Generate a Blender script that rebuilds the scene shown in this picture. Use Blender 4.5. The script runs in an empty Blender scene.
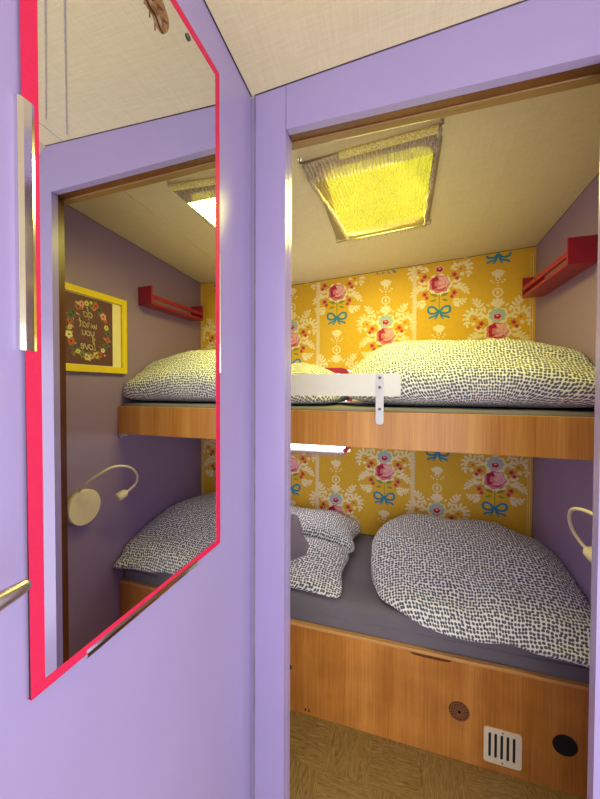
import bpy, bmesh, math, random
from mathutils import Vector, Matrix, noise
from math import pi, sin, cos, radians
random.seed(7)
SC = bpy.context.scene
COL = SC.collection

# ---------------------------------------------------------------- measured room
XR, YW, YB = 1.0225, 1.2346, 0.5281      # right wall, back wall, front of the bunks
X1, X2, ZH = 0.0831, 0.7224, 1.9827      # doorway
TH = 0.021
XL = -0.85                               # far left end of the bunk room
def zceil(x, y): return 2.085 + 0.0653 * x - 0.0529 * y

# ---------------------------------------------------------------- materials
def s2l(c): return tuple(((v / 12.92) if v <= 0.04045 else ((v + 0.055) / 1.055) ** 2.4) for v in c)
def rgb(r, g, b): return s2l((r / 255, g / 255, b / 255)) + (1.0,)
def newmat(name):
    m = bpy.data.materials.new(name); m.use_nodes = True
    nt = m.node_tree; b = nt.nodes['Principled BSDF']
    return m, nt, b
def N(nt, kind, **kw):
    n = nt.nodes.new(kind)
    for k, v in kw.items():
        if k.startswith('i_'):
            n.inputs[k[2:].replace('_', ' ')].default_value = v
        else: setattr(n, k, v)
    return n
def ramp(nt, stops, interp='LINEAR'):
    r = nt.nodes.new('ShaderNodeValToRGB'); r.color_ramp.interpolation = interp
    e = r.color_ramp.elements
    while len(e) < len(stops): e.new(0.5)
    for i, (p, c) in enumerate(stops): e[i].position = p; e[i].color = c
    return r
def simple(name, col, rough=0.5, metal=0.0, var=0.06, scale=30, bump=0.0, bscale=200, coat=0.0, spec=0.5, stretch=(1, 1, 1)):
    m, nt, b = newmat(name); L = nt.links
    tc = N(nt, 'ShaderNodeTexCoord'); mp = N(nt, 'ShaderNodeMapping'); mp.inputs['Scale'].default_value = stretch
    L.new(tc.outputs['Object'], mp.inputs['Vector'])
    no = N(nt, 'ShaderNodeTexNoise', i_Scale=scale, i_Detail=4.0)
    L.new(mp.outputs[0], no.inputs['Vector'])
    lo = tuple(c * (1 - var) for c in col[:3]) + (1,); hi = tuple(min(1, c * (1 + var)) for c in col[:3]) + (1,)
    r = ramp(nt, [(0.3, lo), (0.7, hi)]); L.new(no.outputs['Fac'], r.inputs['Fac'])
    L.new(r.outputs['Color'], b.inputs['Base Color'])
    b.inputs['Roughness'].default_value = rough; b.inputs['Metallic'].default_value = metal
    b.inputs['Coat Weight'].default_value = coat; b.inputs['Specular IOR Level'].default_value = spec
    if bump:
        n2 = N(nt, 'ShaderNodeTexNoise', i_Scale=bscale, i_Detail=3.0); L.new(mp.outputs[0], n2.inputs['Vector'])
        bp = N(nt, 'ShaderNodeBump', i_Strength=bump, i_Distance=0.002)
        L.new(n2.outputs['Fac'], bp.inputs['Height']); L.new(bp.outputs['Normal'], b.inputs['Normal'])
    return m

LILAC = rgb(154, 140, 186)
def mat_lilac(name, col, rough=0.34):
    return simple(name, col, rough=rough, var=0.03, scale=3, bump=0.12, bscale=90, spec=0.5)
M = {}
M['lilac'] = mat_lilac('lilac_paint', LILAC, 0.27)
M['mauve'] = mat_lilac('mauve_wall_paint', rgb(146, 124, 166), 0.45)
M['white'] = simple('white_plastic', rgb(236, 234, 230), rough=0.35, var=0.02)
M['cream_pl'] = simple('cream_lamp_plastic', rgb(232, 218, 190), rough=0.35, var=0.02)
M['chrome'] = simple('chrome', (0.78, 0.77, 0.74, 1), rough=0.12, metal=1.0, var=0.03)
M['steel'] = simple('brushed_steel', (0.62, 0.58, 0.5, 1), rough=0.28, metal=1.0, var=0.05, stretch=(1, 20, 20))
M['red'] = simple('red_shelf_paint', rgb(150, 22, 50), rough=0.35, var=0.06)
M['pink'] = simple('pink_tape', rgb(204, 4, 72), rough=0.55, var=0.04, scale=200, bump=0.2, bscale=900)
M['yellow'] = simple('yellow_frame', rgb(232, 205, 30), rough=0.4, var=0.05)
M['creampaper'] = simple('cream_mat_board', rgb(236, 226, 178), rough=0.7, var=0.03)
M['print'] = simple('brown_print', rgb(98, 56, 68), rough=0.6, var=0.1, scale=60)
M['black'] = simple('black_hole', (0.004, 0.004, 0.004, 1), rough=0.8)
M['darkslot'] = simple('vent_dark', (0.01, 0.009, 0.008, 1), rough=0.8)
M['brownplastic'] = simple('brown_plastic', rgb(60, 34, 22), rough=0.45); M['brownrib'] = simple('brown_plastic_rib', rgb(134, 84, 54), rough=0.4)
M['sheet'] = simple('grey_sheet', rgb(112, 107, 116), rough=0.85, var=0.05, scale=8, bump=0.8, bscale=14)
M['cushion'] = simple('grey_cushion', rgb(122, 110, 122), rough=0.9, var=0.04, bump=0.2, bscale=300)
M['crack'] = simple('dark_joint', rgb(70, 55, 70), rough=0.8)
M['beigejoint'] = simple('beige_sealant', rgb(176, 166, 168), rough=0.6, var=0.15, scale=60)
M['seal'] = simple('aged_sealant', rgb(122, 110, 122), rough=0.7, var=0.35, scale=40, stretch=(1, 1, .3))
M['winred'] = simple('red_window_gasket', rgb(170, 25, 60), rough=0.5)
M['bracket'] = simple('grey_metal', (0.55, 0.54, 0.55, 1), rough=0.4, metal=0.3)
M['screw'] = simple('dark_screw', rgb(96, 92, 92), rough=0.35, metal=0.7)

def mat_wood(name, c1, c2, c3, rough=0.32, axis='Z', fine=(60, 60, 1.6), band=7.0, blot=0.0):
    m, nt, b = newmat(name); L = nt.links
    tc = N(nt, 'ShaderNodeTexCoord'); mp = N(nt, 'ShaderNodeMapping'); mp.inputs['Scale'].default_value = fine
    L.new(tc.outputs['Object'], mp.inputs['Vector'])
    g = N(nt, 'ShaderNodeTexNoise', i_Scale=2.2, i_Detail=6.0, i_Roughness=0.65); L.new(mp.outputs[0], g.inputs['Vector'])
    mp2 = N(nt, 'ShaderNodeMapping'); mp2.inputs['Scale'].default_value = tuple(v / 60 * band for v in fine)
    L.new(tc.outputs['Object'], mp2.inputs['Vector'])
    w = N(nt, 'ShaderNodeTexNoise', i_Scale=1.6, i_Detail=2.0); L.new(mp2.outputs[0], w.inputs['Vector'])
    r1 = ramp(nt, [(0.35, c1), (0.5, c2), (0.68, c3)]); L.new(g.outputs['Fac'], r1.inputs['Fac'])
    r2 = ramp(nt, [(0.35, c1), (0.65, c3)]); L.new(w.outputs['Fac'], r2.inputs['Fac'])
    mx = N(nt, 'ShaderNodeMix', data_type='RGBA'); mx.inputs[0].default_value = 0.55
    L.new(r1.outputs[0], mx.inputs[6]); L.new(r2.outputs[0], mx.inputs[7])
    out = mx.outputs[2]
    if blot:
        bn = N(nt, 'ShaderNodeTexNoise', i_Scale=7.0, i_Detail=5.0); L.new(tc.outputs['Object'], bn.inputs['Vector'])
        br = ramp(nt, [(0.4, (0.55, 0.5, 0.45, 1)), (0.62, (1, 1, 1, 1))]); L.new(bn.outputs['Fac'], br.inputs['Fac'])
        mb = N(nt, 'ShaderNodeMix', data_type='RGBA', blend_type='MULTIPLY'); mb.inputs[0].default_value = blot
        L.new(out, mb.inputs[6]); L.new(br.outputs[0], mb.inputs[7]); out = mb.outputs[2]
    L.new(out, b.inputs['Base Color'])
    b.inputs['Roughness'].default_value = rough
    bp = N(nt, 'ShaderNodeBump', i_Strength=0.08, i_Distance=0.001)
    L.new(g.outputs['Fac'], bp.inputs['Height']); L.new(bp.outputs['Normal'], b.inputs['Normal'])
    return m
M['bunkwood'] = mat_wood('upper_bunk_veneer', rgb(176, 108, 36), rgb(204, 138, 56), rgb(226, 166, 84))
M['basewood'] = mat_wood('lower_bunk_veneer', rgb(172, 104, 38), rgb(200, 130, 54), rgb(222, 154, 76), blot=0.4)
M['edgewood'] = mat_wood('board_edge_wood', rgb(196, 140, 76), rgb(212, 156, 92), rgb(226, 176, 112), fine=(3, 60, 60))
M['brownwood'] = mat_wood('door_frame_stain_and_shade', rgb(76, 36, 12), rgb(96, 48, 18), rgb(116, 62, 26), fine=(30, 30, 1.5))  # brown stain, darkened further to stand for shade in the header recess
M['palewood'] = mat_wood('pale_rail_wood', rgb(122, 90, 46), rgb(140, 104, 56), rgb(156, 120, 68), fine=(2, 40, 40))
M['carved'] = mat_wood('carved_wood', rgb(70, 42, 20), rgb(130, 88, 48), rgb(176, 130, 80), fine=(160, 60, 60))

def mat_ceiling():
    m, nt, b = newmat('ceiling_panel_linen'); L = nt.links
    tc = N(nt, 'ShaderNodeTexCoord')
    def streak(sc, rot):
        mp = N(nt, 'ShaderNodeMapping'); mp.inputs['Scale'].default_value = sc; mp.inputs['Rotation'].default_value = (0, 0, rot)
        L.new(tc.outputs['Object'], mp.inputs['Vector'])
        n = N(nt, 'ShaderNodeTexNoise', i_Scale=6.0, i_Detail=4.0); L.new(mp.outputs[0], n.inputs['Vector']); return n
    a = streak((40, 3, 1), 0.5); c = streak((3, 40, 1), 0.4)
    ad = N(nt, 'ShaderNodeMath', operation='ADD'); L.new(a.outputs['Fac'], ad.inputs[0]); L.new(c.outputs['Fac'], ad.inputs[1])
    r = ramp(nt, [(0.38, rgb(210, 196, 156)), (0.62, rgb(219, 206, 168))])
    hv = N(nt, 'ShaderNodeMath', operation='MULTIPLY'); hv.inputs[1].default_value = 0.5
    L.new(ad.outputs[0], hv.inputs[0]); L.new(hv.outputs[0], r.inputs['Fac'])
    L.new(r.outputs[0], b.inputs['Base Color']); b.inputs['Roughness'].default_value = 0.5
    bp = N(nt, 'ShaderNodeBump', i_Strength=0.05, i_Distance=0.001)
    L.new(ad.outputs[0], bp.inputs['Height']); L.new(bp.outputs['Normal'], b.inputs['Normal'])
    return m
M['ceiling'] = mat_ceiling()

def mat_floor():
    m, nt, b = newmat('parquet_pattern_vinyl'); L = nt.links
    tc = N(nt, 'ShaderNodeTexCoord')
    mp0 = N(nt, 'ShaderNodeMapping'); mp0.inputs['Location'].default_value = (-0.1, -0.02, 0.5)
    L.new(tc.outputs['Object'], mp0.inputs['Vector'])
    ck = N(nt, 'ShaderNodeTexChecker', i_Scale=1 / 0.165); L.new(mp0.outputs[0], ck.inputs['Vector'])
    def grain(sc):
        mp = N(nt, 'ShaderNodeMapping'); mp.inputs['Scale'].default_value = sc
        L.new(tc.outputs['Object'], mp.inputs['Vector'])
        n = N(nt, 'ShaderNodeTexNoise', i_Scale=7.0, i_Detail=5.0, i_Roughness=0.6, i_Distortion=1.6); L.new(mp.outputs[0], n.inputs['Vector']); return n
    a = grain((3, 26, 1)); c = grain((26, 3, 1))
    mx = N(nt, 'ShaderNodeMix', data_type='FLOAT')
    L.new(ck.outputs['Fac'], mx.inputs[0]); L.new(a.outputs['Fac'], mx.inputs[2]); L.new(c.outputs['Fac'], mx.inputs[3])
    r = ramp(nt, [(0.3, rgb(92, 68, 34)), (0.42, rgb(128, 100, 56)), (0.55, rgb(148, 120, 72)), (0.7, rgb(164, 136, 86))])
    L.new(mx.outputs[0], r.inputs['Fac']); L.new(r.outputs[0], b.inputs['Base Color'])
    b.inputs['Roughness'].default_value = 0.5
    return m
M['floor'] = mat_floor()

def mat_dots():
    m, nt, b = newmat('dotted_cotton'); L = nt.links
    uv = N(nt, 'ShaderNodeUVMap'); uv.uv_map = 'UVMap'
    no = N(nt, 'ShaderNodeTexNoise', i_Scale=5.0, i_Detail=1.0); L.new(uv.outputs[0], no.inputs['Vector'])
    mul = N(nt, 'ShaderNodeVectorMath', operation='SCALE'); mul.inputs['Scale'].default_value = 0.045
    L.new(no.outputs['Color'], mul.inputs[0])
    add = N(nt, 'ShaderNodeVectorMath', operation='ADD'); L.new(uv.outputs[0], add.inputs[0]); L.new(mul.outputs[0], add.inputs[1])
    v = N(nt, 'ShaderNodeTexVoronoi', voronoi_dimensions='2D', feature='F1')
    v.inputs['Scale'].default_value = 1 / 0.0120; v.inputs['Randomness'].default_value = 0.38
    L.new(add.outputs[0], v.inputs['Vector'])
    r = ramp(nt, [(0.35, rgb(84, 92, 112)), (0.46, rgb(240, 240, 238))]); L.new(v.outputs['Distance'], r.inputs['Fac'])
    L.new(r.outputs[0], b.inputs['Base Color']); b.inputs['Roughness'].default_value = 0.9
    b.inputs['Sheen Weight'].default_value = 0.15
    return m
M['dots'] = mat_dots()

def flat(name, c, rough=0.75): return simple(name, c, rough=rough, var=0.04, scale=60)
WP = dict(base=flat('wallpaper_mustard', rgb(224, 176, 42)), cream=flat('wallpaper_cream', rgb(240, 224, 178)),
          pink=flat('wallpaper_pink', rgb(222, 120, 134)), rose=flat('wallpaper_rose', rgb(238, 176, 176)),
          crimson=flat('wallpaper_crimson', rgb(176, 30, 60)), blue=flat('wallpaper_blue', rgb(46, 130, 168)),
          sky=flat('wallpaper_pale_blue', rgb(170, 190, 186)), green=flat('wallpaper_green', rgb(140, 150, 40)),
          orange=flat('wallpaper_orange', rgb(214, 110, 70)), lace=flat('wallpaper_lace', rgb(238, 216, 170)))

# skylight glow, daylight window
def emis(name, col, s):
    m, nt, b = newmat(name); L = nt.links
    no = N(nt, 'ShaderNodeTexNoise', i_Scale=9.0); tc = N(nt, 'ShaderNodeTexCoord'); L.new(tc.outputs['Object'], no.inputs['Vector'])
    r = ramp(nt, [(0.3, tuple(c * 0.85 for c in col[:3]) + (1,)), (0.7, col)]); L.new(no.outputs['Fac'], r.inputs['Fac'])
    b.inputs['Base Color'].default_value = (0.03, 0.03, 0.02, 1); b.inputs['Specular IOR Level'].default_value = 0.1
    L.new(r.outputs[0], b.inputs['Emission Color']); b.inputs['Emission Strength'].default_value = s
    return m
M['skylight'] = emis('lit_yellow_skylight', (1.0, 0.92, 0.055, 1), 0.95)
M['daypane'] = emis('daylit_opal_window', (0.95, 0.96, 1.0, 1), 12.0)
def mat_sheer(name, col, alpha, sc=(60, 2, 1), trans=0.5, tcol=None, crease=0.0):
    m, nt, b = newmat(name); L = nt.links; nt.nodes.remove(b)
    out = nt.nodes['Material Output']
    tc = N(nt, 'ShaderNodeTexCoord'); mp = N(nt, 'ShaderNodeMapping'); mp.inputs['Scale'].default_value = sc
    L.new(tc.outputs['Object'], mp.inputs['Vector'])
    n = N(nt, 'ShaderNodeTexNoise', i_Scale=3.0, i_Detail=5.0, i_Roughness=0.7, i_Distortion=0.6); L.new(mp.outputs[0], n.inputs['Vector'])
    r = ramp(nt, [(0.4, (alpha * 0.45,) * 3 + (1,)), (0.62, (min(1, alpha * 1.6),) * 3 + (1,))]); L.new(n.outputs['Fac'], r.inputs['Fac'])
    fac = r.outputs[0]
    if crease:
        mp2 = N(nt, 'ShaderNodeMapping'); mp2.inputs['Scale'].default_value = (34, 13, 1); L.new(tc.outputs['Object'], mp2.inputs['Vector'])
        vo = N(nt, 'ShaderNodeTexVoronoi', voronoi_dimensions='2D', feature='DISTANCE_TO_EDGE'); vo.inputs['Scale'].default_value = 1.0; L.new(mp2.outputs[0], vo.inputs['Vector'])
        r2 = ramp(nt, [(0.0, (crease,) * 3 + (1,)), (0.075, (0, 0, 0, 1))]); L.new(vo.outputs['Distance'], r2.inputs['Fac'])
        mxx = N(nt, 'ShaderNodeMath', operation='MAXIMUM'); L.new(fac, mxx.inputs[0]); L.new(r2.outputs[0], mxx.inputs[1]); fac = mxx.outputs[0]
    tr = N(nt, 'ShaderNodeBsdfTransparent'); df = N(nt, 'ShaderNodeBsdfDiffuse'); df.inputs['Color'].default_value = col
    tl = N(nt, 'ShaderNodeBsdfTranslucent'); tl.inputs['Color'].default_value = tcol or col
    m1 = N(nt, 'ShaderNodeMixShader'); m1.inputs[0].default_value = trans; L.new(df.outputs[0], m1.inputs[1]); L.new(tl.outputs[0], m1.inputs[2])
    m2 = N(nt, 'ShaderNodeMixShader'); L.new(fac, m2.inputs[0]); L.new(tr.outputs[0], m2.inputs[1]); L.new(m1.outputs[0], m2.inputs[2])
    L.new(m2.outputs[0], out.inputs['Surface'])
    return m
M['sheer'] = mat_sheer('sheer_pleated_fabric', rgb(214, 196, 150), 0.22, sc=(62, 5, 1), trans=.6, tcol=(.012, .0105, .0008, 1), crease=.6)
M['sheerdense'] = mat_sheer('gathered_sheer_fabric', rgb(214, 198, 184), 0.70, sc=(90, 14, 1), trans=.25, tcol=(.03, .027, .006, 1))
M['fringe'] = mat_sheer('pale_fringe', rgb(226, 206, 214), 0.8, sc=(200, 1, 8))
M['lace'] = mat_sheer('white_lace_fabric', rgb(240, 236, 240), 0.45, sc=(40, 40, 40))
m, nt, b = newmat('mirror_glass'); b.inputs['Metallic'].default_value = 1; b.inputs['Roughness'].default_value = 0.0
b.inputs['Base Color'].default_value = (0.80, 0.81, 0.79, 1); M['mirror'] = m

# ---------------------------------------------------------------- mesh helpers
def add_box(bm, a, b, mi=0, bev=0.0, seg=2):
    x0, y0, z0 = a; x1, y1, z1 = b
    vs = [bm.verts.new(c) for c in ((x0, y0, z0), (x1, y0, z0), (x1, y1, z0), (x0, y1, z0), (x0, y0, z1), (x1, y0, z1), (x1, y1, z1), (x0, y1, z1))]
    fs = [bm.faces.new([vs[i] for i in q]) for q in ((3, 2, 1, 0), (4, 5, 6, 7), (0, 1, 5, 4), (1, 2, 6, 5), (2, 3, 7, 6), (3, 0, 4, 7))]
    for f in fs: f.material_index = mi
    if bev:
        es = list({e for f in fs for e in f.edges})
        bmesh.ops.bevel(bm, geom=es, offset=bev, segments=seg, affect='EDGES', profile=0.5)
    return vs
def add_hex(bm, pts, mi=0):
    """box from 8 points (bottom loop then top loop)"""
    vs = [bm.verts.new(c) for c in pts]
    for q in ((3, 2, 1, 0), (4, 5, 6, 7), (0, 1, 5, 4), (1, 2, 6, 5), (2, 3, 7, 6), (3, 0, 4, 7)):
        bm.faces.new([vs[i] for i in q]).material_index = mi
def add_prism(bm, loop, d, mi=0):
    """extrude a planar loop of 3D points along vector d"""
    a = [bm.verts.new(p) for p in loop]; d = Vector(d)
    c = [bm.verts.new(Vector(p) + d) for p in loop]; n = len(a)
    bm.faces.new(a).material_index = mi; bm.faces.new(c[::-1]).material_index = mi
    for i in range(n): bm.faces.new([a[i], c[i], c[(i + 1) % n], a[(i + 1) % n]]).material_index = mi
def add_tube(bm, pts, rad, seg=12, mi=0, caps=True, flat_=(1, 1), up=None):
    pts = [Vector(p) for p in pts]; rings = []
    if not hasattr(rad, '__len__'): rad = [rad] * len(pts)
    u = Vector(up) if up else None
    for i, p in enumerate(pts):
        t = (pts[min(i + 1, len(pts) - 1)] - pts[max(i - 1, 0)]).normalized()
        if u is None:
            u = t.orthogonal()
        u = (u - t * u.dot(t)).normalized(); w = t.cross(u)
        rings.append([bm.verts.new(p + (u * cos(2 * pi * k / seg) * flat_[0] + w * sin(2 * pi * k / seg) * flat_[1]) * rad[i]) for k in range(seg)])
    for a, c in zip(rings, rings[1:]):
        for k in range(seg):
            f = bm.faces.new([a[k], a[(k + 1) % seg], c[(k + 1) % seg], c[k]]); f.smooth = True; f.material_index = mi
    if caps:
        bm.faces.new(rings[0][::-1]).material_index = mi; bm.faces.new(rings[-1]).material_index = mi
def smooth_pts(P, n=8, closed=False):
    P = [Vector(p) for p in P]; out = []; m = len(P)
    for i in range(m if closed else m - 1):
        if closed: a, b, c, d = P[i - 1], P[i], P[(i + 1) % m], P[(i + 2) % m]
        else: a, b, c, d = P[max(i - 1, 0)], P[i], P[i + 1], P[min(i + 2, m - 1)]
        for k in range(n):
            t = k / n
            out.append(0.5 * ((2 * b) + (c - a) * t + (2 * a - 5 * b + 4 * c - d) * t * t + (3 * b - a - 3 * c + d) * t ** 3))
    if not closed: out.append(P[-1])
    return out
def rrect(x0, z0, x1, z1, r, n=6):
    out = []
    for cx, cz, a0 in ((x1 - r, z1 - r, 0), (x0 + r, z1 - r, 90), (x0 + r, z0 + r, 180), (x1 - r, z0 + r, 270)):
        for k in range(n + 1):
            a = radians(a0 + 90 * k / n); out.append((cx + r * cos(a), cz + r * sin(a)))
    return out
def obj(name, bm, mats, parent=None, label=None, smooth=None):
    bmesh.ops.recalc_face_normals(bm, faces=bm.faces[:]) if smooth != 'raw' else None
    me = bpy.data.meshes.new(name); bm.to_mesh(me); bm.free()
    for mt in (mats if isinstance(mats, (list, tuple)) else [mats]): me.materials.append(mt)
    if smooth is True:
        for f in me.polygons: f.use_smooth = True
    o = bpy.data.objects.new(name, me); COL.objects.link(o)
    if parent is not None: o.parent = parent; o.matrix_parent_inverse = Matrix.Identity(4)
    if label: o['label'] = label
    return o
def B(): return bmesh.new()
def thing(name, label, cat, group=None, loc=(0, 0, 0), rotz=0):
    o = bpy.data.objects.new(name, None); COL.objects.link(o); o.location = loc; o.rotation_euler = (0, 0, rotz)
    o.empty_display_size = 0.05
    o['label'] = label; o['category'] = cat
    if group: o['group'] = group
    return o
def tag(o, label, cat, group=None):
    o['label'] = label; o['category'] = cat
    if group: o['group'] = group
    return o
def struct(name, bm, mats, parent=None, smooth=None, label=None):
    o = obj(name, bm, mats, parent, smooth=smooth)
    if parent is None: o['kind'] = 'structure'
    if label: o['label'] = label
    return o
def cbox(name, parent, mat, a, b, bev=0.0, label=None):
    """a part as a box given in the thing's own coordinates"""
    bm = B(); add_box(bm, a, b, bev=bev); return obj(name, bm, mat, parent, label)
def rel(o, p): return tuple(Vector(p) - Vector(o.location))

# ---------------------------------------------------------------- the shell
bm = B(); add_box(bm, (XL - .03, -1.5, -0.03), (1.5, YW + .03, 0.0)); f_ = struct('floor', bm, M['floor'])

# ceiling: one skin with a hatch opening above the bunks; it bends down beyond x=.747 in the corridor
bm = B()
def cquad(x0, x1, y0, y1, t=0.02):
    lo = [(x0, y0), (x1, y0), (x1, y1), (x0, y1)]
    add_hex(bm, [(x, y, zceil(x, y)) for x, y in lo] + [(x, y, zceil(x, y) + t) for x, y in lo])
HX0, HX1, HY0, HY1 = 0.085, 0.455, 0.30, 0.765
cquad(XL - .03, XR + .03, 0.0, HY0); cquad(XL - .03, XR + .03, HY1, YW + .03)
cquad(XL - .03, HX0, HY0, HY1); cquad(HX1, XR + .03, HY0, HY1)
cquad(-0.06, 0.747, -1.5, 0.0)
def zs(x, y): return zceil(0.747, y) - 0.74 * (x - 0.747)
lo = [(0.747, -1.5), (1.5, -1.5), (1.5, 0), (0.747, 0)]
add_hex(bm, [(x, y, zs(x, y)) for x, y in lo] + [(x, y, zs(x, y) + 0.02) for x, y in lo])
bmesh.ops.remove_doubles(bm, verts=bm.verts[:], dist=1e-6)
struct('ceiling', bm, M['ceiling'])

# partition with the doorway
bm = B()
T2 = TH
def wallbox(x0, x1, zb, y0=0.0, y1=TH):
    zt = lambda x: zceil(x, 0)
    lo = [(x0, y0), (x1, y0), (x1, y1), (x0, y1)]
    add_hex(bm, [(x, y, zb) for x, y in lo] + [(x, y, zceil(x, y)) for x, y in lo])
wallbox(0.003, X1 - .0006, 0.0)                      # left stile
wallbox(X1 + .0006, X2, ZH)                          # header board
wallbox(X2 + .0, 0.747, 0.0)                         # right stile
wallbox(XL, 0.003, 0.0, 0.004)
lo = [(0.747, 0), (XR + .03, 0), (XR + .03, TH), (0.747, TH)]
add_hex(bm, [(x, y, 0) for x, y in lo] + [(x, y, zs(x, 0)) for x, y in lo])
add_hex(bm, [(x, y if y > 0 else 0.012, zs(x, 0)) for x, y in lo] + [(x, y if y > 0 else 0.012, zceil(x, 0)) for x, y in lo])
lo = [(XR + .03, 0), (1.5, 0), (1.5, TH), (XR + .03, TH)]
add_hex(bm, [(x, y, 0) for x, y in lo] + [(x, y, zs(x, 0)) for x, y in lo])
struct('wall_front', bm, M['lilac'])
# stained door lining behind the painted face; its colour includes the recess shade
bm = B(); LT = 0.007
add_box(bm, (X2 + .022, TH, 0), (X2 + .05, .058, ZH + .02))
add_box(bm, (X1 - .03, TH, ZH + .003), (X2 + .05, TH + .028, zceil(.4, .05) - .02))
struct('trim_1', bm, M['brownwood'])
bm = B(); add_box(bm, (X1 - .02, TH, 0), (X1 + .0005, .046, ZH + .0)); struct('trim_9', bm, M['lilac'])
bm = B(); add_box(bm, (X1 - .03, TH + .028, ZH - .001), (X2 + .1, TH + .052, ZH + .05), bev=.002)
struct('trim_2', bm, M['palewood'])
# corner sealant
bm = B(); add_box(bm, (0.0003, -0.0022, 0.0), (0.0026, 0.0, 2.084)); struct('trim_3', bm, M['seal'])

# walls of the bunk room
bm = B(); add_hex(bm, [(XR, TH, 0), (XR + .03, TH, 0), (XR + .03, YW + .03, 0), (XR, YW + .03, 0)] + [(XR, TH, zceil(XR, TH)), (XR + .03, TH, zceil(XR, TH)), (XR + .03, YW + .03, zceil(XR, YW)), (XR, YW + .03, zceil(XR, YW))])
struct('wall_right', bm, M['mauve'])
bm = B(); add_hex(bm, [(XL - .03, 0, 0), (XL, 0, 0), (XL, YW + .03, 0), (XL - .03, YW + .03, 0)] + [(XL - .03, 0, zceil(XL, 0)), (XL, 0, zceil(XL, 0)), (XL, YW + .03, zceil(XL, YW)), (XL - .03, YW + .03, zceil(XL, YW))])
struct('wall_left', bm, M['mauve'])

# corridor left wall and the door in it (turned by -0.85 degrees about the corner)
WA = radians(-0.8545)
bm = B(); add_box(bm, (-.03, -1.5, 0), (-.010, 0.0, 2.2))
for v in bm.verts:
    if v.co.z > 1: v.co.z = zceil(0, v.co.y) + .002
o = struct('wall_corridor', bm, M['lilac']); o.rotation_euler = (0, 0, WA)
bm = B(); add_box(bm, (-.010, -0.78, 0.02), (-.0042, -0.050, 2.036), bev=.0008)
door = struct('door_1', bm, M['lilac']); door.rotation_euler = (0, 0, WA)
# door handle: rose, neck and a lever that tapers to its tip
hd = B()
add_tube(hd, [(-.0042, -.70, 1.16), (.004, -.70, 1.16)], [.024, .022], 24)
add_tube(hd, [(.0, -.70, 1.16), (.03, -.70, 1.161)], [.010, .010], 16)
lev = smooth_pts([(.028, -.712, 1.160), (.040, -.695, 1.161), (.044, -.66, 1.164), (.044, -.61, 1.169), (.042, -.580, 1.170), (.040, -.5635, 1.1705)], 5)
add_tube(hd, lev, [.0098 - .0050 * (i / (len(lev) - 1)) ** 3 if i < len(lev) - 1 else .0032 for i in range(len(lev))], 16, flat_=(1.0, .8), up=(0, 0, 1))
obj('door_handle', hd, M['steel'], door, 'brushed metal lever handle', smooth=True)

# ---------------------------------------------------------------- mirror
mr = thing('wall_mirror', 'tall mirror edged with bright pink tape on the lilac door', 'mirror', loc=(0, 0, 1.5))
mr.rotation_euler = (0, radians(-0.0914), WA)
S0, S1, MZ0, MZ1 = -.5405, -.1680, 1.0265 - 1.5, 1.9900 - 1.5
I0, I1, J0, J1 = -.5240, -.1815, 1.0370 - 1.5, 1.9760 - 1.5
bm = B(); add_box(bm, (-.0042, S0 + .004, MZ0 + .002), (-.0003, S1 - .002, MZ1 - .002)); obj('backing', bm, M['black'], mr)
bm = B(); add_box(bm, (-.0003, S0 + .004, MZ0 + .002), (0, S1 - .002, MZ1 - .002)); obj('glass', bm, M['mirror'], mr)
bm = B()
W_ = lambda y, z, x=.0005: (x, y, z)
def tape(a, b_, c, d):   # quad band on the face, with thickness
    add_hex(bm, [(-.0002, *a), (-.0002, *b_), (.0006, *b_), (.0006, *a), (-.0002, *d), (-.0002, *c), (.0006, *c), (.0006, *d)])
tape((S0 + .003, MZ0), (I0 + .0005, J0), (I0, J1), (S0 - .001, MZ1)); tape((I1, J0), (S1, MZ0), (S1, MZ1), (I1, J1))
add_hex(bm, [(-.0002, S0 + .003, MZ0), (-.0002, S1, MZ0), (.0006, S1, MZ0), (.0006, S0 + .003, MZ0), (-.0002, I0, J0), (-.0002, I1, J0), (.0006, I1, J0), (.0006, I0, J0)])
add_hex(bm, [(-.0002, I0, J1), (-.0002, I1, J1), (.0006, I1, J1), (.0006, I0, J1), (-.0002, S0, MZ1), (-.0002, S1, MZ1), (.0006, S1, MZ1), (.0006, S0, MZ1)])
for a, b_ in (((-.0045, S1 - .0004, MZ0), (.0006, S1 + .0006, MZ1)), ((-.0045, S0 + .003, MZ0 - .0006), (.0006, S1, MZ0 + .0004)), ((-.0045, S0, MZ1 - .0004), (.0006, S1, MZ1 + .0006))):
    add_box(bm, a, b_)
obj('tape_border', bm, M['pink'], mr, 'bright pink cloth tape')
def clip(y0, z0, y1, z1, ax):
    bm = B()
    if ax == 'v':
        prof = [(y0, -.0042), (y1, -.0042), (y1, .0010), (y0 + (y1 - y0) * .8, .0022), (y0 + (y1 - y0) * .3, .0026), (y0, .0012)]
        add_prism(bm, [(x, y, z0 - 1.5) for y, x in prof], (0, 0, z1 - z0))
    else:
        prof = [(z0, -.0042), (z1, -.0042), (z1, .0010), (z0 + (z1 - z0) * .7, .0026), (z0 + (z1 - z0) * .2, .0024), (z0, .001)]
        add_prism(bm, [(x, y0, z - 1.5) for z, x in prof], (0, y1 - y0, 0))
    return obj('chrome_clip', bm, M['chrome'], mr, 'chrome mirror clip')
clip(-.5445, 1.387, -.5285, 1.638, 'v'); clip(-.475, 1.0200, -.25, 1.0310, 'h'); clip(-.1690, 1.381, -.1635, 1.624, 'v')

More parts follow.
